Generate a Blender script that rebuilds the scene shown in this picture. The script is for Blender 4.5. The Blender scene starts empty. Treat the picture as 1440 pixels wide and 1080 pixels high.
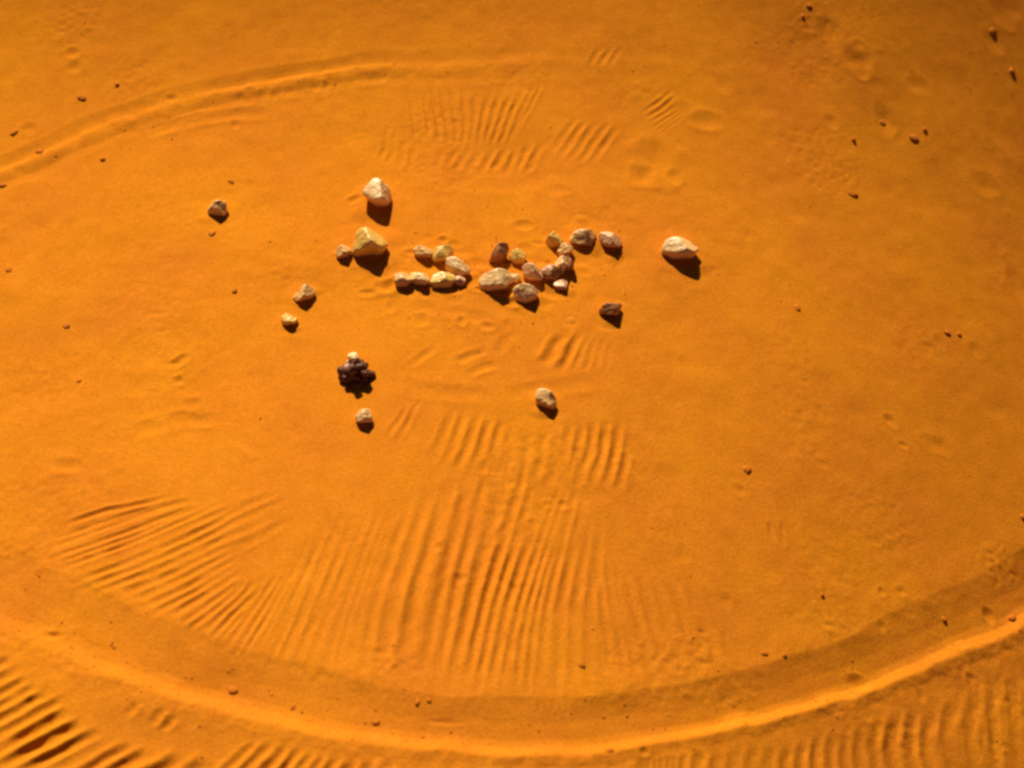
import bpy, bmesh, math, random
import numpy as np
from mathutils import Vector, Matrix, noise as mnoise

R = math.radians
scene = bpy.context.scene
col = scene.collection

# ------------------------------------------------------------------ camera
CAM_DIST, PITCH, HFOV = 2.66, R(50.0), R(45.0)
CAM = Vector((0.0, -CAM_DIST * math.cos(PITCH), CAM_DIST * math.sin(PITCH)))
cd = bpy.data.cameras.new('camera')
cd.sensor_width = 36.0
cd.lens = 18.0 / math.tan(HFOV / 2)
cd.clip_start, cd.clip_end = 0.05, 400.0
cd.dof.use_dof = True
cd.dof.focus_distance = 2.75
cd.dof.aperture_fstop = 2.2
cam = bpy.data.objects.new('camera', cd)
cam.location = CAM
cam.rotation_euler = (math.pi / 2 - PITCH, 0, 0)
col.objects.link(cam)
scene.camera = cam

# ------------------------------------------------------------------ light
SUN_ELEV = R(41.0)
SUN_AZ = R(106.0)            # direction to the sun in the ground plane, counter-clockwise from +x
world = bpy.data.worlds.new('World')
scene.world = world
world.use_nodes = True
nt = world.node_tree
sky = nt.nodes.new('ShaderNodeTexSky')
sky.sky_type = 'NISHITA'
sky.sun_disc = False
sky.sun_elevation = SUN_ELEV
sky.sun_rotation = math.pi / 2 - SUN_AZ
sky.air_density = 0.12
sky.dust_density = 0.8
sky.ozone_density = 0.5
nt.links.new(sky.outputs[0], nt.nodes['Background'].inputs[0])
nt.nodes['Background'].inputs[1].default_value = 0.05
sd = bpy.data.lights.new('sun', 'SUN')
sd.energy = 5.0
sd.angle = R(0.9)
sd.color = (1.0, 0.86, 0.66)
sun = bpy.data.objects.new('sun', sd)
to_sun = Vector((math.cos(SUN_ELEV) * math.cos(SUN_AZ), math.cos(SUN_ELEV) * math.sin(SUN_AZ), math.sin(SUN_ELEV)))
sun.rotation_euler = to_sun.to_track_quat('Z', 'Y').to_euler()
sun.location = to_sun * 20
col.objects.link(sun)
scene.view_settings.view_transform = 'Standard'
scene.view_settings.look = 'None'
scene.view_settings.exposure = 0.45
scene.view_settings.gamma = 1.0
scene.render.engine = 'CYCLES'
scene.cycles.filter_width = 2.8
scene.cycles.use_denoising = True

# ------------------------------------------------------------------ invented slopes, turning right and far sand from the sun to dim it
def sstep(a, b, v):
    t = np.clip((np.asarray(v, float) - a) / (b - a), 0, 1)
    return t * t * (3 - 2 * t)

_ax = np.linspace(-60, 60, 24001)
_sx = -0.47 * sstep(-0.65, 1.6, _ax) * (1 - 0.97 * sstep(2.6, 6.5, _ax))
_sy = 0.41 * sstep(0.4, 1.75, _ax) * (1 - 0.97 * sstep(2.4, 6.0, _ax)) 
_d = _ax[1] - _ax[0]
_hx = np.cumsum(_sx) * _d
_hy = np.cumsum(_sy) * _d
_hx -= np.interp(0, _ax, _hx)
_hy -= np.interp(0, _ax, _hy)

_tw = 0.235 * sstep(-0.3, 1.6, _ax) * (1 - sstep(5, 9, _ax))          # right-hand part also climbs away from the viewer, added to dim it
_gy = np.cumsum((1 - 0.6 * sstep(0.5, 1.7, _ax)) * sstep(-3.5, -1.8, _ax) * (1 - sstep(2.6, 4.5, _ax))) * _d
_gy -= np.interp(0.3, _ax, _gy)

def macro(x, y):
    return np.interp(x, _ax, _hx) + np.interp(y, _ax, _hy) + np.interp(x, _ax, _tw) * np.interp(y, _ax, _gy)

FPX = 720.0 / math.tan(HFOV / 2)
cp, sp = math.cos(PITCH), math.sin(PITCH)

def ground_at(px, py):
    """point of the sand under a place read off the 1440 x 1080 photograph"""
    u, v = (px - 720.0) / FPX, (540.0 - py) / FPX
    d = Vector((u, cp + v * sp, -sp + v * cp))
    lo, hi = 0.2, 30.0
    t = lo
    while t < hi:
        p = CAM + d * t
        if p.z < macro(p.x, p.y):
            break
        t += 0.05
    a, b = t - 0.05, t
    for _ in range(30):
        m = 0.5 * (a + b)
        p = CAM + d * m
        if p.z < macro(p.x, p.y):
            b = m
        else:
            a = m
    return CAM + d * b

def m_per_px(p):
    return (p - CAM).dot(Vector((0, cp, -sp))) / FPX

# ------------------------------------------------------------------ materials
def new_mat(name):
    m = bpy.data.materials.new(name)
    m.use_nodes = True
    return m, m.node_tree, m.node_tree.nodes['Principled BSDF']

def sand_material():
    m, t, b = new_mat('ochre_sand')
    N = t.nodes.new
    geo = N('ShaderNodeNewGeometry')
    n1 = N('ShaderNodeTexNoise'); n1.inputs['Scale'].default_value = 3.2; n1.inputs['Detail'].default_value = 6; n1.inputs['Roughness'].default_value = 0.6
    n2 = N('ShaderNodeTexNoise'); n2.inputs['Scale'].default_value = 160.0; n2.inputs['Detail'].default_value = 4; n2.inputs['Roughness'].default_value = 0.7
    n3 = N('ShaderNodeTexNoise'); n3.inputs['Scale'].default_value = 24.0; n3.inputs['Detail'].default_value = 3
    for n in (n1, n2, n3):
        t.links.new(geo.outputs['Position'], n.inputs['Vector'])
    r1 = N('ShaderNodeValToRGB')
    r1.color_ramp.elements[0].position = 0.3; r1.color_ramp.elements[0].color = (0.600, 0.185, 0.0140, 1)
    r1.color_ramp.elements[1].position = 0.7; r1.color_ramp.elements[1].color = (0.655, 0.232, 0.0105, 1)
    t.links.new(n1.outputs['Fac'], r1.inputs[0])
    r2 = N('ShaderNodeValToRGB')
    r2.color_ramp.elements[0].position = 0.25; r2.color_ramp.elements[0].color = (0.80, 0.74, 0.66, 1)
    r2.color_ramp.elements[1].position = 0.7; r2.color_ramp.elements[1].color = (1.07, 1.09, 1.25, 1)
    t.links.new(n2.outputs['Fac'], r2.inputs[0])
    r3 = N('ShaderNodeValToRGB')
    r3.color_ramp.elements[0].position = 0.35; r3.color_ramp.elements[0].color = (0.965, 0.95, 0.9, 1)
    r3.color_ramp.elements[1].position = 0.65; r3.color_ramp.elements[1].color = (1.02, 1.02, 1.05, 1)
    t.links.new(n3.outputs['Fac'], r3.inputs[0])
    x = N('ShaderNodeMix'); x.data_type = 'RGBA'; x.blend_type = 'MULTIPLY'; x.inputs[0].default_value = 1
    t.links.new(r1.outputs[0], x.inputs[6]); t.links.new(r2.outputs[0], x.inputs[7])
    y = N('ShaderNodeMix'); y.data_type = 'RGBA'; y.blend_type = 'MULTIPLY'; y.inputs[0].default_value = 1
    t.links.new(x.outputs[2], y.inputs[6]); t.links.new(r3.outputs[0], y.inputs[7])
    t.links.new(y.outputs[2], b.inputs['Base Color'])
    bp = N('ShaderNodeBump'); bp.inputs['Strength'].default_value = 0.6; bp.inputs['Distance'].default_value = 0.0022
    t.links.new(n2.outputs['Fac'], bp.inputs['Height'])
    t.links.new(bp.outputs[0], b.inputs['Normal'])
    b.inputs['Roughness'].default_value = 0.9
    b.inputs['Specular IOR Level'].default_value = 0.0
    return m

def stone_material(name, c1, c2, rough=0.5, scale=40.0, spec=0.35):
    m, t, b = new_mat(name)
    N = t.nodes.new
    tc = N('ShaderNodeTexCoord')
    oi = N('ShaderNodeObjectInfo')
    add = N('ShaderNodeVectorMath'); add.operation = 'ADD'
    t.links.new(tc.outputs['Object'], add.inputs[0]); t.links.new(oi.outputs['Location'], add.inputs[1])
    n = N('ShaderNodeTexNoise'); n.inputs['Scale'].default_value = scale; n.inputs['Detail'].default_value = 6; n.inputs['Roughness'].default_value = 0.65
    t.links.new(add.outputs[0], n.inputs['Vector'])
    r = N('ShaderNodeValToRGB')
    r.color_ramp.elements[0].position = 0.35; r.color_ramp.elements[0].color = (*c1, 1)
    r.color_ramp.elements[1].position = 0.62; r.color_ramp.elements[1].color = (*c2, 1)
    t.links.new(n.outputs['Fac'], r.inputs[0])
    t.links.new(r.outputs[0], b.inputs['Base Color'])
    n2 = N('ShaderNodeTexNoise'); n2.inputs['Scale'].default_value = 130.0; n2.inputs['Detail'].default_value = 3
    t.links.new(tc.outputs['Object'], n2.inputs['Vector'])
    bp = N('ShaderNodeBump'); bp.inputs['Strength'].default_value = 0.8; bp.inputs['Distance'].default_value = 0.003
    t.links.new(n2.outputs['Fac'], bp.inputs['Height']); t.links.new(bp.outputs[0], b.inputs['Normal'])
    b.inputs['Roughness'].default_value = rough
    b.inputs['Specular IOR Level'].default_value = spec
    return m

M = {
    'sand': sand_material(),
    'cream': stone_material('cream_stone', (0.74, 0.43, 0.15), (0.88, 0.57, 0.24), 0.42, 40, 0.7),
    'tan': stone_material('tan_stone', (0.62, 0.31, 0.08), (0.80, 0.45, 0.14), 0.42, 40, 0.7),
    'yellow': stone_material('yellow_stone', (0.68, 0.38, 0.055), (0.86, 0.55, 0.11), 0.42, 40, 0.7),
    'pink': stone_material('pink_stone', (0.64, 0.31, 0.13), (0.82, 0.45, 0.21), 0.42, 40, 0.7),
    'brown': stone_material('brown_stone', (0.28, 0.09, 0.022), (0.50, 0.20, 0.055), 0.42, 40, 0.7),
    'dark': stone_material('dark_husk', (0.060, 0.014, 0.006), (0.17, 0.05, 0.018), 0.55, 90),
    'clod': stone_material('earth_clod', (0.42, 0.115, 0.008), (0.54, 0.165, 0.010), 0.9, 120, 0.1),
}

# ------------------------------------------------------------------ the sand
def axis(stops):
    """stops: (start, step) pairs; runs from one start to the next at that step, easing between steps"""
    out = []
    for (a, s0), (b, s1) in zip(stops[:-1], stops[1:]):
        v = a
        while v < b - 1e-9:
            out.append(v)
            f = (v - a) / (b - a)
            v += s0 * (s1 / s0) ** f
    out.append(stops[-1][0])
    return np.array(out)

xs = axis([(-55, 9.0), (-6, 0.8), (-2.1, 0.03), (-1.6, 0.0042), (-1.2, 0.0032), (1.4, 0.0032), (1.9, 0.006), (2.5, 0.03), (7, 0.8), (55, 9.0)])
ys = axis([(-55, 9.0), (-4.5, 0.8), (-1.45, 0.03), (-1.0, 0.003), (0.6, 0.0032), (1.6, 0.0045), (2.0, 0.008), (2.6, 0.04), (7, 0.8), (60, 9.0)])
X, Y = np.meshgrid(xs, ys)
relief = np.zeros_like(X)

rng = np.random.default_rng(7)
_lat = rng.standard_normal((256, 256))
def vnoise(x, y, f, ox=0.0, oy=0.0):
    u, v = x * f + ox, y * f + oy
    i, j = np.floor(u).astype(int), np.floor(v).astype(int)
    a, b = u - i, v - j
    a = a * a * a * (a * (a * 6 - 15) + 10); b = b * b * b * (b * (b * 6 - 15) + 10)
    L = lambda p, q: _lat[p % 256, q % 256]
    return (L(i, j) * (1 - a) + L(i + 1, j) * a) * (1 - b) + (L(i, j + 1) * (1 - a) + L(i + 1, j + 1) * a) * b

def box(x0, x1, y0, y1):
    return (slice(np.searchsorted(ys, y0), np.searchsorted(ys, y1)), slice(np.searchsorted(xs, x0), np.searchsorted(xs, x1)))

def resample(pts, n):
    p = np.array(pts, float)
    # Catmull-Rom through the points
    q = np.vstack([2 * p[0] - p[1], p, 2 * p[-1] - p[-2]])
    out = []
    m = len(p) - 1
    for k in range(n):
        f = k / (n - 1) * m
        i = min(int(f), m - 1); t = f - i
        a, b, c, d = q[i], q[i + 1], q[i + 2], q[i + 3]
        out.append(0.5 * (2 * b + (c - a) * t + (2 * a - 5 * b + 4 * c - d) * t * t + (3 * b - a - 3 * c + d) * t ** 3))
    return np.array(out)

def to_world(pts):
    return np.array([list(ground_at(float(a), float(b)))[:2] for a, b in pts])

def along(poly, pad):
    """signed distance to, and run along, a polyline on the part of the grid around it"""
    s = box(poly[:, 0].min() - pad, poly[:, 0].max() + pad, poly[:, 1].min() - pad, poly[:, 1].max() + pad)
    gx, gy = X[s], Y[s]
    best = np.full(gx.shape, 1e9); sg = np.zeros(gx.shape); tt = np.zeros(gx.shape)
    seg = np.hypot(*(poly[1:] - poly[:-1]).T); tot = seg.sum(); acc = 0.0
    for k in range(len(seg)):
        a, b = poly[k], poly[k + 1]
        d = (b - a) / max(seg[k], 1e-9)
        rx, ry = gx - a[0], gy - a[1]
        pr = rx * d[0] + ry * d[1]
        prc = np.clip(pr, 0, seg[k])
        dist = np.hypot(rx - prc * d[0], ry - prc * d[1])
        side = d[0] * ry - d[1] * rx
        w = dist < best
        best = np.where(w, dist, best)
        sg = np.where(w, np.sign(side) * dist, sg)
        tt = np.where(w, (acc + prc) / tot, tt)
        acc += seg[k]
    return s, best, sg, tt

def stroke(pts_px, depth, spacing, taper=0.26):
    poly = to_world(resample(pts_px, 7))
    s, r, _, t = along(poly, spacing * 1.2)
    prof = -np.exp(-(r / (0.30 * spacing)) ** 2) + 0.75 * np.exp(-((r - 0.5 * spacing) / (0.20 * spacing)) ** 2)
    wob = 0.80 + 0.28 * vnoise(X[s], Y[s], 9.0, 3.1, 8.2) + 0.22 * vnoise(X[s], Y[s], 37.0, 6.1, 1.2)
    relief[s] += depth * prof * np.clip(wob, 0.05, 1.5) * sstep(0, taper, t) * (1 - sstep(1 - taper, 1, t))

def fan(guides, n, depth, jitter=2.2, skip=0.05, amps=None):
    g = np.array([resample(p, 5) for p in guides], float)
    rows = []
    for k in range(n):
        f = k / max(n - 1, 1) * (len(g) - 1)
        i = min(int(f), len(g) - 2); t = f - i
        rows.append((g[i] * (1 - t) + g[i + 1] * t, f))
    mids = [to_world([r[0][2]])[0] for r in rows]
    for k, (p, f) in enumerate(rows):
        if rng.random() < skip:
            continue
        # spacing across the strokes, in metres
        a, b = mids[max(k - 1, 0)], mids[min(k + 1, n - 1)]
        w = to_world([p[1], p[3]]); d = (w[1] - w[0]); d /= np.linalg.norm(d) + 1e-9
        c = (b - a) / max(min(k + 1, n - 1) - max(k - 1, 0), 1)
        sp_ = abs(c[0] * -d[1] + c[1] * d[0]) if n > 1 else 0.03
        sp_ = min(max(sp_, 0.009), 0.040)
        q = p + rng.normal(0, jitter * 0.35, p.shape) + rng.normal(0, jitter * 0.5, (1, 2))
        ext = rng.uniform(-0.35, 0.25, 2)
        q[0] += (q[0] - q[1]) * ext[0]; q[-1] += (q[-1] - q[-2]) * ext[1]
        am = 1.0 if amps is None else np.interp(f, range(len(amps)), amps)
        stroke(q, depth * am * rng.uniform(0.7, 1.2) * sp_ / 0.033, sp_)

def dent(px, py, w, h, depth, rim=0.3):
    p = ground_at(px, py); k = m_per_px(p)
    rx = w * 0.5 * k
    ry = h * 0.5 * k / max(0.3, -(p - CAM).normalized().z + 0.05)
    s = box(p.x - 3 * rx, p.x + 3 * rx, p.y - 3 * ry, p.y + 3 * ry)
    q = np.sqrt(((X[s] - p.x) / rx) ** 2 + ((Y[s] - p.y) / ry) ** 2)
    q = q * (1 + 0.18 * vnoise(X[s], Y[s], 30.0, 5.0, 1.0))
    relief[s] += depth * (-np.exp(-q ** 2 * 1.4) + rim * np.exp(-((q - 1.5) / 0.45) ** 2))

# foot x, foot y, width, height (photograph pixels), depth share, stone kind, seed, label, pose
STONES = [
    (309, 300, 30, 16, .75, 'tan', 11, 'small tan stone lying alone at the far left of the ring', dict(rz=15, tilt=(12, 0))),
    (531, 284, 48, 30, .85, 'cream', 12, 'tall rounded cream stone standing highest up the picture, dark on its right flank', dict(rz=-25, tilt=(-6, 8), sink=.25)),
    (518, 354, 56, 34, .66, 'yellow', 13, 'large yellow peaked stone with a smaller stone against its left side', dict(rz=0, tilt=(0, 0), cuts=2, top=.58)),
    (484, 360, 20, 16, .9, 'tan', 14, 'small tan stone touching the left side of the yellow peaked stone', dict(rz=30)),
    (429, 417, 30, 16, .7, 'tan', 15, 'small slanting tan stone, upper of the two left of the heap', dict(rz=28, tilt=(10, -8))),
    (408, 453, 22, 13, .8, 'yellow', 16, 'little pale stone, lower of the two left of the heap', dict(rz=-20)),
    (513, 591, 24, 16, .85, 'cream', 17, 'little cream stone just below the dark knobbly pod', dict(rz=10)),
    (768, 567, 32, 16, .8, 'tan', 18, 'lone tan stone on the raked sand below the heap, its right side dark', dict(rz=-40, tilt=(0, 14))),
    (859, 441, 30, 17, .75, 'brown', 19, 'brown stone lying alone below the right end of the heap', dict(rz=20, tilt=(14, 0))),
    (956, 360, 52, 24, .62, 'cream', 120, 'large flat-based cream stone lying alone right of the heap', dict(rz=0, tilt=(0, 0), cuts=3, top=.66)),
    (596, 360, 26, 13, .7, 'tan', 21, 'small tan stone at the upper left corner of the heap', dict(rz=-18, tilt=(8, 0))),
    (622, 363, 30, 20, .75, 'yellow', 22, 'pale yellow upright stone at the top of the heap, left half', dict(rz=35, tilt=(0, -12))),
    (645, 382, 38, 16, .7, 'cream', 23, 'cream wedge-shaped stone with a dark lower face, left half of the heap', dict(rz=-22, tilt=(10, 8))),
    (566, 400, 28, 14, .75, 'tan', 24, 'tan stone at the lower left end of the heap', dict(rz=8)),
    (590, 397, 28, 18, .8, 'cream', 25, 'cream stone with a pointed right side, second from the lower left end of the heap', dict(rz=-30, tilt=(0, 10), cuts=9, flat=.5)),
    (624, 400, 32, 16, .75, 'yellow', 26, 'pale stone third along the lower left row of the heap', dict(rz=10)),
    (646, 399, 16, 9, .9, 'pink', 27, 'tiny pink pebble under the dark face of the wedge-shaped stone', dict(rz=0)),
    (702, 363, 32, 21, .75, 'brown', 28, 'brown peaked stone at the top middle of the heap', dict(rz=25, tilt=(6, -6), cuts=9, flat=.5)),
    (729, 366, 21, 16, .9, 'yellow', 29, 'round pale yellow pebble beside the brown peaked stone', dict(rz=0, rough=.06, flat=.8)),
    (698, 402, 48, 22, .72, 'cream', 30, 'largest cream stone of the heap with a broad dark front', dict(rz=12, tilt=(12, -4))),
    (724, 396, 16, 10, .9, 'tan', 31, 'small tan pebble wedged right of the largest cream stone', dict(rz=40)),
    (751, 390, 32, 18, .7, 'pink', 32, 'pink stone in the middle of the right half of the heap', dict(rz=-28, tilt=(8, 6))),
    (741, 420, 38, 20, .7, 'cream', 33, 'cream stone at the bottom of the heap, lowest of all there', dict(rz=-20, tilt=(10, 8), cuts=9, flat=.5)),
    (774, 390, 28, 18, .75, 'brown', 34, 'dark brown stone right of the pink stone in the heap', dict(rz=15, tilt=(8, 0))),
    (789, 380, 22, 20, .8, 'cream', 35, 'small cream upright stone leaning right in the right half of the heap', dict(rz=50, tilt=(0, 10))),
    (800, 378, 18, 18, .9, 'brown', 36, 'narrow brown stone at the right edge of the heap', dict(rz=-60)),
    (790, 405, 22, 9, .7, 'pink', 37, 'low pink pebble at the lower right edge of the heap', dict(rz=10)),
    (780, 345, 22, 20, .8, 'yellow', 38, 'pale yellow upright pebble at the upper right of the heap', dict(rz=-10)),
    (796, 356, 22, 16, .8, 'tan', 39, 'small tan pebble just below the pale yellow upright one in the heap', dict(rz=20)),
    (821, 340, 36, 16, .7, 'tan', 40, 'tan stone with a dark front, left of the two trailing off the heap', dict(rz=14, tilt=(12, 0))),
    (857, 345, 40, 15, .65, 'pink', 41, 'pink slab-like stone, right of the two trailing off the upper right of the heap', dict(rz=-14, tilt=(10, 8), cuts=9, flat=.55)),
]

# broad unevenness and crumbly texture of the packed sand
warp = 0.05 * vnoise(X, Y, 2.3, 40, 12)
relief += 0.0042 * vnoise(X + warp, Y, 1.9) + 0.0017 * vnoise(X, Y + warp, 5.1, 9, 3)
relief += 0.00055 * vnoise(X, Y, 15.0, 2, 7) + 0.00028 * vnoise(X, Y, 34.0, 11, 5)
crumb = np.clip(vnoise(X, Y, 6.0, 21, 33) - 0.15, 0, 1.5)
relief += 0.00030 * crumb * vnoise(X, Y, 75.0, 1, 2)

# the ring: near arc, trench on its inner side and a berm outside
NEAR = [(-330, 560), (-270, 690), (-150, 795), (0, 885), (60, 913), (133, 947), (230, 981), (320, 1008), (420, 1032), (520, 1051), (620, 1061),
        (720, 1064), (820, 1061), (920, 1050), (1020, 1033), (1125, 1009), (1200, 984), (1280, 953), (1360, 921), (1440, 888), (1560, 815), (1660, 700)]
poly = to_world(resample(NEAR, 90))
s, r, sg, t = along(poly, 0.35)
sg = sg + 0.003 * vnoise(X[s], Y[s], 6.0, 4, 4) + 0.002 * vnoise(X[s], Y[s], 19.0, 2, 9)
wid = np.interp(t, [0, 0.25, 0.45, 0.62, 0.85, 1], [0.14, 0.14, 0.105, 0.105, 0.15, 0.15])   # trench width
prof = np.interp(sg / wid, [-0.75, -0.55, -0.30, -0.16, 0.0, 0.04, 0.21, 0.33, 0.6, 0.9, 1.02, 1.22, 1.5],
                 [0, 0.002, 0.000, -0.002, 0.0120, 0.011, -0.0110, -0.0145, -0.0115, -0.002, 0.0022, 0.0014, 0])
soft = np.interp(sg / wid, [-1.2, -0.9, -0.6, -0.3, -0.12, 0.0, 0.04, 0.22, 0.33, 0.6, 0.9, 1.02, 1.22, 1.5],
                 [0, 0.001, 0.0035, 0.0085, 0.0118, 0.0120, 0.010, -0.0110, -0.0145, -0.0115, -0.002, 0.0022, 0.0014, 0])
mixs = np.interp(t, [0, 0.36, 0.46, 1], [1, 1, 0.7, 0.55])
prof = soft * mixs + prof * (1 - mixs)
amp = np.interp(t, [0, 0.12, 0.22, 0.34, 1], [0.5, 0.5, 0.55, 1.0, 1.0]) * (0.92 + 0.12 * vnoise(X[s], Y[s], 5.0, 8, 1))
relief[s] += 0.64 * prof * amp * sstep(0, 0.05, t) * (1 - sstep(0.97, 1, t))
lip = np.exp(-((sg + 0.005) / 0.03) ** 2) + 0.6 * np.exp(-((sg - wid) / 0.03) ** 2)      # crumbled lips of the trench
relief[s] += 0.5 * lip * (0.0012 * vnoise(X[s], Y[s], 26.0, 7, 7) + 0.0009 * vnoise(X[s], Y[s], 62.0, 1, 6) + 0.0006 * vnoise(X[s], Y[s], 120.0, 3, 6))
relief[s] += 0.0005 * (np.abs(sg) < 0.2) * vnoise(X[s] * 1.0, Y[s], 90.0, 5, 2) * np.clip(vnoise(X[s], Y[s], 9.0, 2, 2), 0, 1.5)

# far arc: a thin furrow with a ridge on its near side, dying out to the right
FAR = [(-330, 560), (-285, 450), (-190, 345), (-90, 285), (0, 247), (45, 229), (100, 204), (160, 179), (240, 152), (320, 132), (400, 116), (480, 104),
       (560, 97), (640, 94), (720, 91), (820, 90), (940, 92), (1060, 100)]
poly = to_world(resample(FAR, 80))
s, r, sg, t = along(poly, 0.25)
sg = sg + 0.005 * vnoise(X[s], Y[s], 8.0, 14, 2)
prof = np.interp(sg * 1.75, [-0.14, -0.105, -0.08, -0.055, -0.012, 0.012, 0.05, 0.075, 0.12, 0.15],
                 [0, 0.001, -0.003, -0.005, 0.0085, 0.0085, -0.0095, -0.0085, 0.002, 0])
amp = np.interp(t, [0, 0.1, 0.5, 0.6, 0.7, 0.82, 1], [0.6, 1, 1, 0.75, 0.45, 0.15, 0]) * (0.9 + 0.2 * vnoise(X[s], Y[s], 6.0, 3, 1))
relief[s] += (0.36 * prof + 0.0009 * np.exp(-(sg / 0.04) ** 2) * vnoise(X[s], Y[s], 45.0, 2, 3)) * amp * sstep(0, 0.06, t)
stroke([(180, 195), (260, 172), (330, 160), (400, 158)], 0.0018, 0.05)

# rake marks
D = 0.0029
fan([[(75, 745), (150, 722), (245, 702)], [(55, 790), (180, 748), (310, 705)], [(70, 820), (220, 765), (360, 695)], [(120, 840), (230, 800), (330, 755)],
     [(190, 865), (270, 825), (340, 785)], [(250, 885), (300, 850), (350, 815)], [(290, 912), (330, 870), (365, 825)]], 19, D * 1.5, amps=[1, 1.1, 1.2, 1, .9, .9, 1.1])
fan([[(350, 945), (362, 890), (385, 835)], [(385, 955), (420, 880), (495, 690)], [(450, 965), (475, 880), (545, 690)], [(510, 970), (525, 850), (590, 680)],
     [(590, 975), (620, 820), (665, 650)], [(650, 985), (680, 850), (740, 650)], [(705, 990), (730, 850), (790, 680)], [(760, 985), (770, 850), (810, 690)],
     [(830, 980), (830, 850), (850, 690)]], 25, D * 1.15, amps=[.8, .85, .7, .5, .8, 1.15, 1.1, .9, .5])
fan([[(300, 915), (338, 870), (378, 812)], [(328, 935), (362, 880), (415, 795)], [(352, 950), (390, 880), (455, 750)], [(380, 957), (415, 880), (490, 700)]], 8, D * 1.0)
fan([[(250, 745), (330, 718), (400, 690)], [(300, 790), (360, 760), (430, 715)]], 4, D * .5)
fan([[(860, 960), (850, 870), (840, 790)], [(920, 965), (890, 880), (870, 800)], [(975, 950), (950, 880), (925, 820)], [(1040, 930), (1010, 870), (985, 810)]], 9, D * .7)
fan([[(545, 620), (560, 595), (575, 570)], [(565, 640), (585, 600), (605, 558)], [(600, 660), (622, 615), (640, 565)], [(640, 665), (660, 620), (672, 575)],
     [(690, 650), (700, 620), (708, 590)]], 9, D * 1.1)
fan([[(768, 660), (776, 632), (780, 595)], [(860, 660), (866, 632), (870, 590)]], 6, D * .9)
fan([[(700, 690), (715, 640), (722, 590)], [(790, 690), (800, 650), (806, 610)], [(870, 690), (876, 660), (880, 630)]], 9, D * .6)
fan([[(640, 760), (650, 700), (662, 650)], [(760, 680), (765, 640), (768, 600)]], 6, D * .4)
fan([[(695, 500), (705, 485), (715, 468)], [(790, 525), (803, 497), (818, 468)], [(850, 530), (855, 500), (862, 475)]], 9, D * .95, amps=[.5, 1.2, .8])
fan([[(540, 502), (565, 486), (592, 470)], [(570, 520), (590, 505), (612, 490)]], 3, D * .8)
fan([[(575, 215), (572, 180), (565, 140)], [(600, 205), (600, 170), (592, 130)], [(640, 205), (635, 160), (620, 118)], [(665, 215), (672, 165), (680, 115)],
     [(690, 212), (708, 165), (728, 118)], [(725, 195), (745, 155), (768, 112)]], 15, D * 1.35, amps=[.7, .9, .9, .9, 1.2, 1.1])
fan([[(530, 235), (540, 205), (545, 170)], [(575, 240), (578, 225), (580, 205)]], 4, D * .7)
fan([[(770, 225), (790, 195), (812, 165)], [(830, 235), (850, 205), (872, 175)]], 5, D * .55)
fan([[(610, 240), (618, 225), (622, 212)], [(740, 243), (752, 222), (760, 202)]], 9, D * .9)
fan([[(900, 150), (925, 132), (940, 118)], [(905, 180), (930, 162), (958, 145)], [(925, 192), (945, 176), (968, 160)]], 7, D * .95)
fan([[(830, 97), (836, 84), (846, 68)], [(858, 92), (866, 80), (876, 66)]], 3, D * .8)
fan([[(350, 150), (352, 138), (356, 128)], [(470, 130), (474, 120), (480, 110)]], 8, D * .3)
fan([[(-40, 957), (-5, 938), (22, 922)], [(-40, 992), (0, 974), (42, 953)], [(-30, 1025), (20, 998), (68, 973)], [(-20, 1060), (40, 1022), (103, 988)],
     [(-10, 1095), (65, 1058), (137, 1023)], [(50, 1105), (110, 1072), (167, 1042)], [(120, 1115), (175, 1083), (225, 1058)], [(230, 1120), (260, 1095), (300, 1070)]], 14, D * 1.5)
fan([[(290, 1110), (330, 1072), (367, 1044)], [(380, 1120), (403, 1082), (427, 1052)], [(440, 1125), (457, 1090), (477, 1062)], [(530, 1130), (537, 1097), (546, 1068)]], 10, D * 1.7)
fan([[(180, 1010), (188, 1000), (195, 990)], [(232, 1030), (242, 1018), (252, 1006)]], 4, D * 1.1)
fan([[(620, 1125), (625, 1100), (628, 1074)], [(900, 1125), (902, 1100), (905, 1066)], [(960, 1115), (958, 1085), (960, 1060)], [(1110, 1115), (1105, 1078), (1112, 1046)],
     [(1240, 1115), (1228, 1052), (1240, 1012)]], 25, D * 1.1, amps=[.3, .7, .9, .6, .9])
fan([[(1262, 1115), (1252, 1050), (1265, 1008)], [(1310, 1115), (1297, 1042), (1310, 1000)], [(1365, 1115), (1350, 1032), (1365, 975)],
     [(1412, 1115), (1405, 1005), (1408, 945)], [(1470, 1115), (1462, 1000), (1440, 925)], [(1530, 1115), (1525, 1010), (1500, 930)]], 10, D * 1.0)
# odd scratches
for p, d_, w_ in (([(180, 608), (225, 598), (275, 584)], .0016, .05), ([(242, 515), (254, 507), (268, 498)], .003, .03), ([(244, 538), (250, 535), (258, 533)], .004, .03),
                  ([(70, 653), (95, 655), (120, 653)], .0014, .04), ([(330, 612), (350, 628), (368, 640)], .0014, .04), ([(255, 566), (270, 569), (288, 564)], .002, .035),
                  ([(255, 590), (282, 592), (310, 590)], .0018, .04), ([(620, 255), (700, 262), (780, 250)], .001, .06), ([(560, 430), (640, 440), (700, 455)], .0014, .05),
                  ([(545, 540), (620, 552), (700, 556)], .0016, .05), ([(700, 556), (780, 546), (870, 532)], .0012, .05), ([(500, 105), (522, 110), (545, 103)], .002, .05),
                  ([(640, 512), (662, 500), (688, 492)], .002, .03), ([(655, 530), (675, 518), (700, 512)], .002, .03), ([(488, 284), (500, 280), (510, 274)], .004, .03)):
    stroke(p, d_, w_)
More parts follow.
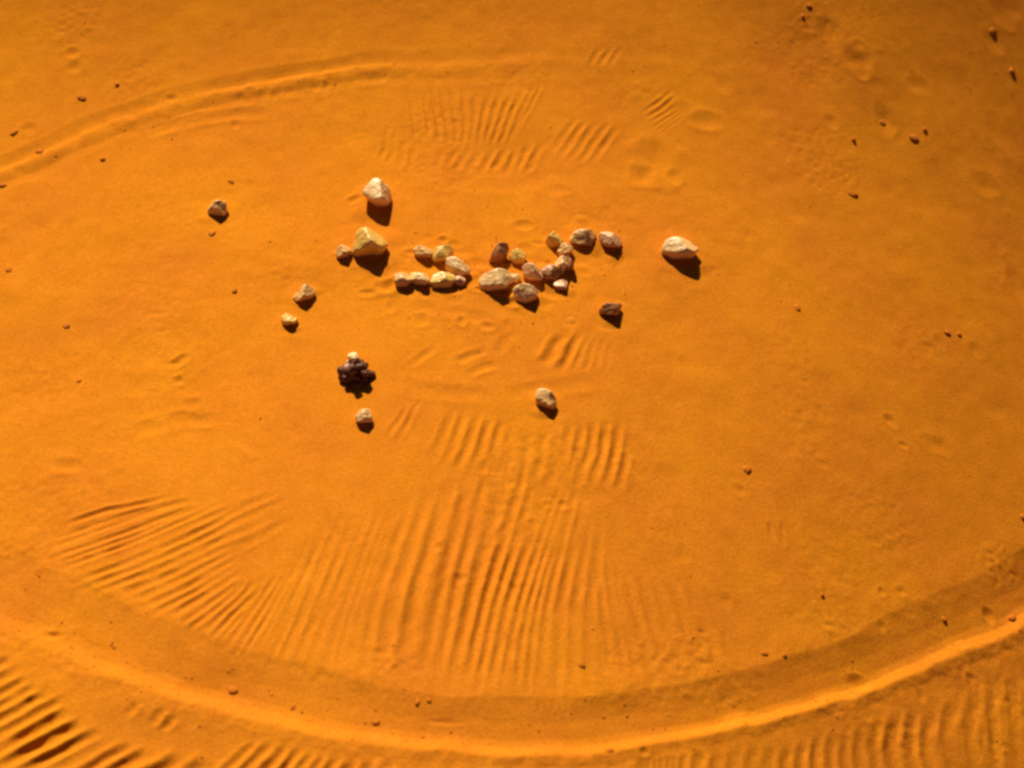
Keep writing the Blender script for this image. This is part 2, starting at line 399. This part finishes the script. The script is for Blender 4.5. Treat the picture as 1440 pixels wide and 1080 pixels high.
# dents, heel marks and little pits
for a in [(v[0], v[1], v[2], v[3], v[4] * (0.5 if v[0] < 1000 or v[1] > 500 else 0.28)) for v in ((921, 222, 34, 40, .010), (905, 248, 26, 22, .010), (948, 248, 14, 14, .006), (1163, 46, 30, 26, .010), (1207, 88, 38, 18, .014), (1244, 168, 24, 24, .012),
          (992, 170, 34, 16, .006), (1018, 118, 26, 18, .006), (1290, 120, 26, 14, .006), (1170, 172, 16, 12, .006), (1400, 60, 26, 18, .008), (1410, 8, 50, 22, .012), (1410, 190, 50, 24, .007),
          (1430, 400, 26, 44, .010), (1385, 262, 34, 18, .008), (1322, 482, 14, 14, .006), (1372, 492, 18, 16, .006), (1053, 330, 20, 14, .005), (1100, 395, 26, 22, .004),
          (75, 893, 26, 14, .008), (680, 655, 10, 16, .005), (648, 812, 18, 12, .005), (617, 770, 10, 10, .005), (620, 1012, 60, 8, .003), (40, 180, 20, 10, .005),
          (103, 75, 18, 10, .005), (105, 95, 16, 12, .005), (1250, 590, 16, 12, .005), (1320, 625, 36, 16, .004), (1270, 625, 14, 8, .004), (1083, 745, 8, 20, .004), (1100, 745, 8, 20, .003),
          (960, 780, 18, 24, .003), (1022, 845, 16, 20, .003), (1240, 832, 10, 10, .005), (1268, 832, 12, 10, .004), (1240, 880, 12, 10, .004), (770, 708, 14, 10, .004), (792, 708, 12, 10, .005),
          (785, 268, 30, 14, .004), (640, 219, 10, 14, .005), (330, 175, 10, 8, .004), (1390, 862, 16, 14, .008), (1208, 962, 22, 18, .009), (905, 1058, 14, 12, .007), (1365, 955, 14, 12, .006),
          (1080, 800, 40, 30, .002), (200, 540, 60, 30, .003), (60, 560, 80, 40, .004), (1040, 690, 20, 12, .003), (1295, 980, 12, 14, .004), (445, 120, 26, 10, .004), (240, 137, 16, 8, .006))]:
    dent(*a)
# loosened sand round the heap of stones
for k in range(46):
    a, q = rng.uniform(0, 2 * math.pi), math.sqrt(rng.uniform(0, 1))
    dent(690 + 190 * q * math.cos(a), 385 + 75 * q * math.sin(a), rng.uniform(10, 26), rng.uniform(7, 16), rng.uniform(.001, .0035), 0.5)

# sand banked against the stones
for px, py, w, h, *_ in STONES:
    dent(px - 2, py - 2, w * 1.35, w * 0.95, -0.0030 * min(w, 40) / 36, 0.25)
    a = rng.uniform(0, 6.28)
    dent(px + w * .7 * math.cos(a), py + w * .45 * math.sin(a), w * .6, w * .4, -0.0022, 0.2)

Z = macro(X, Y) + relief

def height(x, y):
    i = int(np.clip(np.searchsorted(ys, y), 1, len(ys) - 1)); j = int(np.clip(np.searchsorted(xs, x), 1, len(xs) - 1))
    a = (x - xs[j - 1]) / (xs[j] - xs[j - 1]); b = (y - ys[i - 1]) / (ys[i] - ys[i - 1])
    return float((Z[i - 1, j - 1] * (1 - a) + Z[i - 1, j] * a) * (1 - b) + (Z[i, j - 1] * (1 - a) + Z[i, j] * a) * b)

ny, nx = X.shape
me = bpy.data.meshes.new('sand_ground')
me.vertices.add(nx * ny)
me.vertices.foreach_set('co', np.stack([X, Y, Z], -1).astype(np.float32).ravel())
idx = np.arange(nx * ny).reshape(ny, nx)
quads = np.stack([idx[:-1, :-1], idx[:-1, 1:], idx[1:, 1:], idx[1:, :-1]], -1).reshape(-1, 4)
me.loops.add(quads.size)
me.loops.foreach_set('vertex_index', quads.ravel().astype(np.int32))
me.polygons.add(len(quads))
me.polygons.foreach_set('loop_start', (np.arange(len(quads)) * 4).astype(np.int32))
me.update(calc_edges=True)
me.polygons.foreach_set('use_smooth', np.ones(len(quads), bool))
me.materials.append(M['sand'])
ground = bpy.data.objects.new('sand_ground', me)
ground['kind'] = 'structure'
ground['label'] = 'orange sand raked inside and outside a drawn ring'
col.objects.link(ground)

# ------------------------------------------------------------------ stones
def stone_mesh(name, rad, seed, cuts=5, rough=0.10, sub=4, flat=0.52, boxy=0.92, faces=()):
    rd = random.Random(seed)
    bm = bmesh.new()
    bmesh.ops.create_icosphere(bm, subdivisions=sub, radius=1.0)
    planes = []
    for _ in range(cuts):
        v = Vector((rd.gauss(0, 1), rd.gauss(0, 1), rd.gauss(0, 0.8))).normalized()
        planes.append((v, rd.uniform(flat, 0.93)))
    planes += [(Vector(n).normalized(), d) for n, d in faces]
    off = Vector((rd.uniform(-50, 50), rd.uniform(-50, 50), rd.uniform(-50, 50)))
    for v in bm.verts:
        p = v.co.copy()
        for n, d in planes:
            e = p.dot(n) - d
            if e > 0:
                p -= n * e * boxy
        k = 1 + rough * mnoise.noise(p * 1.7 + off) + rough * 0.5 * mnoise.noise(p * 4.0 + off) + rough * 0.22 * mnoise.noise(p * 9.0 + off)
        p *= k
        v.co = Vector((p.x * rad[0], p.y * rad[1], p.z * rad[2]))
    for f in bm.faces:
        f.smooth = True
    m = bpy.data.meshes.new(name)
    bm.to_mesh(m); bm.free()
    return m

def tag(o, label, cat, group=None):
    o['label'] = label; o['category'] = cat
    if group:
        o['group'] = group

def ground_frame(p):
    e = 0.03
    n = Vector((-(macro(p.x + e, p.y) - macro(p.x - e, p.y)) / (2 * e), -(macro(p.x, p.y + e) - macro(p.x, p.y - e)) / (2 * e), 1)).normalized()
    return Vector((0, 0, 1)).rotation_difference(n)

def put_stone(name, px, py, w, h, depth, mat, seed, label, cat, group, rz=0.0, tilt=(0, 0), sink=0.34, top=0.66, **kw):
    """px, py: middle of the stone's foot; w: width, h: height above the sand (photo pixels); depth: front to back as a share of w"""
    p = ground_at(px, py)
    k = m_per_px(p)
    rx = (0.58 if w < 40 else 0.52) * w * k
    hz = h * k / 0.72 * (0.88 if top else 1.0)
    rz_ = hz / (2 - 2 * sink)
    if top:
        # top faces angled to catch sun, front undercut to keep it in shade
        rd = random.Random(seed * 7 + 1)
        turn = Matrix.Rotation(-R(rz), 3, 'Z')
        kw['faces'] = [(turn @ Vector((-rd.uniform(.35, .95), rd.uniform(-.45, -.10), 1.0)), top * rd.uniform(.80, 1.0)),
                       (turn @ Vector((rd.uniform(.45, 1.05), rd.uniform(-.25, .25), 1.0)), top * rd.uniform(.80, 1.0)),
                       (turn @ Vector((rd.uniform(-.1, .35), -1.0, -rd.uniform(.30, .65))), rd.uniform(.60, .76)),
                       (turn @ Vector((1.0, -rd.uniform(.1, .6), -rd.uniform(0, .25))), rd.uniform(.70, .85))]
    m = stone_mesh(name, (rx, rx * depth * 0.92, rz_), seed, **kw)
    m.materials.append(M[mat])
    o = bpy.data.objects.new(name, m)
    col.objects.link(o)
    rot = ground_frame(p) @ Matrix.Rotation(R(rz), 3, 'Z').to_quaternion() @ Matrix.Rotation(R(tilt[0]), 3, 'X').to_quaternion() @ Matrix.Rotation(R(tilt[1]), 3, 'Y').to_quaternion()
    o.rotation_mode = 'QUATERNION'
    o.rotation_quaternion = rot
    z = height(p.x, p.y)
    o.location = (p.x, p.y, z + rz_ * (1 - 2 * sink))
    if label:
        tag(o, label, cat, group)
    return o

ST = 'stones lying inside the raked ring'
for px, py, w, h, depth, mat, seed, label, kw in STONES:
    put_stone('stone', px, py, w, h, depth, mat, seed, label, 'stone', ST, **kw)

# ------------------------------------------------------------------ dark knobbly pod: a core, hard scales and one pale cap
p = ground_at(499, 528)
k = m_per_px(p)
root = bpy.data.objects.new('seed_pod', None)
root.empty_display_size = 0.02
col.objects.link(root)
root.location = (p.x, p.y, height(p.x, p.y) - 0.004)
root.rotation_mode = 'QUATERNION'
root.rotation_quaternion = ground_frame(p)
tag(root, 'dark maroon knobbly seed pod with a small pale cap, left of the raked centre', 'seed pod')
core = bpy.data.objects.new('core', stone_mesh('core', (20 * k, 17 * k, 15 * k), 60, cuts=4))
core.data.materials.append(M['dark']); col.objects.link(core); core.parent = root; core.location = (0, 0, 12 * k)
rd = random.Random(5)
scale_mesh = [stone_mesh('scale', (9.5 * k, 8 * k, 8 * k), 70 + i, cuts=8, sub=2, flat=.5) for i in range(3)]
for m in scale_mesh:
    m.materials.append(M['dark'])
pale_mesh = stone_mesh('scale', (9 * k, 6 * k, 7 * k), 75, cuts=8, sub=2, flat=.5)
pale_mesh.materials.append(M['pink'])
n = 0
for ring, (cnt, zz, rr) in enumerate(((8, 5, 19), (7, 14, 15), (4, 22, 8))):
    for i in range(cnt):
        a = 2 * math.pi * (i + 0.5 * ring) / cnt + rd.uniform(-.25, .25)
        o = bpy.data.objects.new('scale', scale_mesh[n % 3] if n % 6 != 4 else pale_mesh); n += 1
        col.objects.link(o); o.parent = root
        r_ = rr * rd.uniform(.85, 1.15) * k
        o.location = (r_ * math.cos(a), r_ * math.sin(a) * .8, zz * k * rd.uniform(.85, 1.15))
        o.rotation_euler = (rd.uniform(-.3, .3), -0.5 + rd.uniform(-.3, .3), a)
cap = bpy.data.objects.new('cap', stone_mesh('cap', (10 * k, 9 * k, 7 * k), 81, cuts=5))
cap.data.materials.append(M['cream']); col.objects.link(cap); cap.parent = root; cap.location = (-1 * k, 12 * k, 27 * k)
cap['label'] = 'small pale cap on top of the dark pod'

# ------------------------------------------------------------------ crumbs of earth scattered over the sand
CR = 'crumbs of earth scattered over the sand'
crumbs = [
    (327, 969, 17, 9, 'dark crumb in the trench at the lower left of the ring'),
    (587, 986, 11, 7, 'left crumb of the close pair on the inner rim of the near trench'),
    (603, 983, 9, 6, 'right crumb of the close pair on the inner rim of the near trench'),
    (528, 1012, 13, 6, 'flat crumb in the near trench below the close pair'),
    (411, 992, 10, 5, 'faint crumb in the near trench right of the lower left one'),
    (818, 934, 11, 7, 'crumb on the raked sand above the near trench, right of its middle'),
    (1050, 662, 17, 8, 'broad crumb on the smooth sand right of the raked centre'),
    (1156, 838, 10, 8, 'crumb on the smooth sand above the near trench, lower right'),
    (1075, 920, 12, 8, 'left crumb of the pair above the near trench, lower right'),
    (1103, 922, 10, 6, 'right crumb of the pair above the near trench, lower right'),
    (1329, 870, 13, 9, 'crumb in the trench at the right, smaller of two there'),
    (1425, 869, 16, 12, 'dark crumb in the trench at the right edge of the picture'),
    (1438, 726, 12, 10, 'crumb on the sand at the right edge above the trench'),
    (1332, 468, 12, 9, 'left crumb of two touching on the dim sand at the right'),
    (1349, 470, 10, 7, 'right crumb of two touching on the dim sand at the right'),
    (1121, 433, 14, 6, 'flat crumb on the smooth sand between the lone cream stone and the right edge'),
    (1285, 195, 17, 10, 'largest crumb of the scatter at the upper right'),
    (1300, 184, 11, 8, 'small crumb behind the largest one at the upper right'),
    (1200, 198, 9, 14, 'upright crumb left of the scatter at the upper right'),
    (1241, 172, 14, 8, 'crumb beside a dent at the upper right'),
    (1129, 24, 9, 8, 'near crumb of two at the top edge'),
    (1137, 11, 11, 8, 'far crumb of two at the top edge'),
    (1396, 44, 15, 11, 'crumb near the top right corner, the farther of two'),
    (1423, 102, 14, 12, 'crumb near the top right corner, the nearer of two'),
    (1199, 273, 16, 9, 'low crumb on the dim sand below the upper right scatter'),
    (20, 187, 14, 9, 'crumb on the far furrow at the left edge, upper of two'),
    (55, 213, 16, 10, 'crumb on the ridge of the far furrow at the left, lower of two'),
    (3, 260, 12, 9, 'crumb below the far furrow at the left edge'),
    (165, 119, 9, 10, 'right crumb of two above the far furrow at the left'),
    (115, 138, 15, 8, 'left crumb of two above the far furrow at the left'),
    (145, 226, 9, 11, 'crumb just inside the far furrow at the left'),
    (330, 409, 11, 8, 'crumb on the smooth sand left of the little pale stones'),
    (93, 457, 13, 6, 'faint crumb on the bright sand at the left'),
    (110, 533, 9, 7, 'tiny crumb on the bright sand at the left, below the faint one'),
    (325, 256, 12, 6, 'faint crumb behind the lone tan stone at the left'),
    (857, 1056, 15, 8, 'crumb on the berm of the near trench right of its middle'),
    (298, 330, 14, 5, 'flat crumb in front of the lone tan stone at the left'),
    (12, 380, 12, 6, 'crumb on the bright sand at the left edge'),
]
for i, (x, y, w, h, lab) in enumerate(crumbs):
    put_stone('earth_crumb', x, y, w * .85, h * .22, .8, 'clod', 200 + i, lab, 'crumb', CR, rz=(i * 67) % 180, sink=.38, sub=2, cuts=5, rough=.22, top=0)

# ------------------------------------------------------------------ fine grit, too small to count
gm = bmesh.new()
rd = random.Random(91)
def grain(x, y, r):
    z = height(x, y)
    res = bmesh.ops.create_icosphere(gm, subdivisions=1, radius=1.0)
    a = rd.uniform(0, 6.28)
    sx, sy, sz = r * rd.uniform(.7, 1.3), r * rd.uniform(.6, 1.1), r * rd.uniform(.35, .7)
    for v in res['verts']:
        q = v.co * rd.uniform(.8, 1.15)
        qx, qy = q.x * sx, q.y * sy
        v.co = Vector((x + qx * math.cos(a) - qy * math.sin(a), y + qx * math.sin(a) + qy * math.cos(a), z + q.z * sz + sz * .2))
lip_pts = to_world([(a, b - 12) for a, b in resample(NEAR, 90)])
far_pts = to_world(resample(FAR, 80))
for _ in range(1500):
    u = rd.random()
    if u < .45:
        x, y = rd.uniform(-1.4, 1.6), rd.uniform(-.95, 1.7)
        if mnoise.noise(Vector((x * 2.1, y * 2.1, 3.0))) < rd.uniform(-.3, .35):
            continue
    elif u < .75:
        q = lip_pts[rd.randrange(len(lip_pts))]; x, y = q[0] + rd.gauss(0, .06), q[1] + rd.gauss(0, .05)
    elif u < .85:
        q = far_pts[rd.randrange(len(far_pts))]; x, y = q[0] + rd.gauss(0, .05), q[1] + rd.gauss(0, .04)
    else:
        q = ground_at(rd.gauss(680, 150), rd.gauss(385, 60)); x, y = q.x, q.y
    grain(x, y, 0.0009 + 0.0022 * rd.random() ** 3)
for f in gm.faces:
    f.smooth = True
gme = bpy.data.meshes.new('grit')
gm.to_mesh(gme); gm.free()
gme.materials.append(M['clod'])
grit = bpy.data.objects.new('grit', gme)
grit['kind'] = 'stuff'
grit['label'] = 'fine brown grit strewn thinly over the sand'
grit['category'] = 'grit'
col.objects.link(grit)
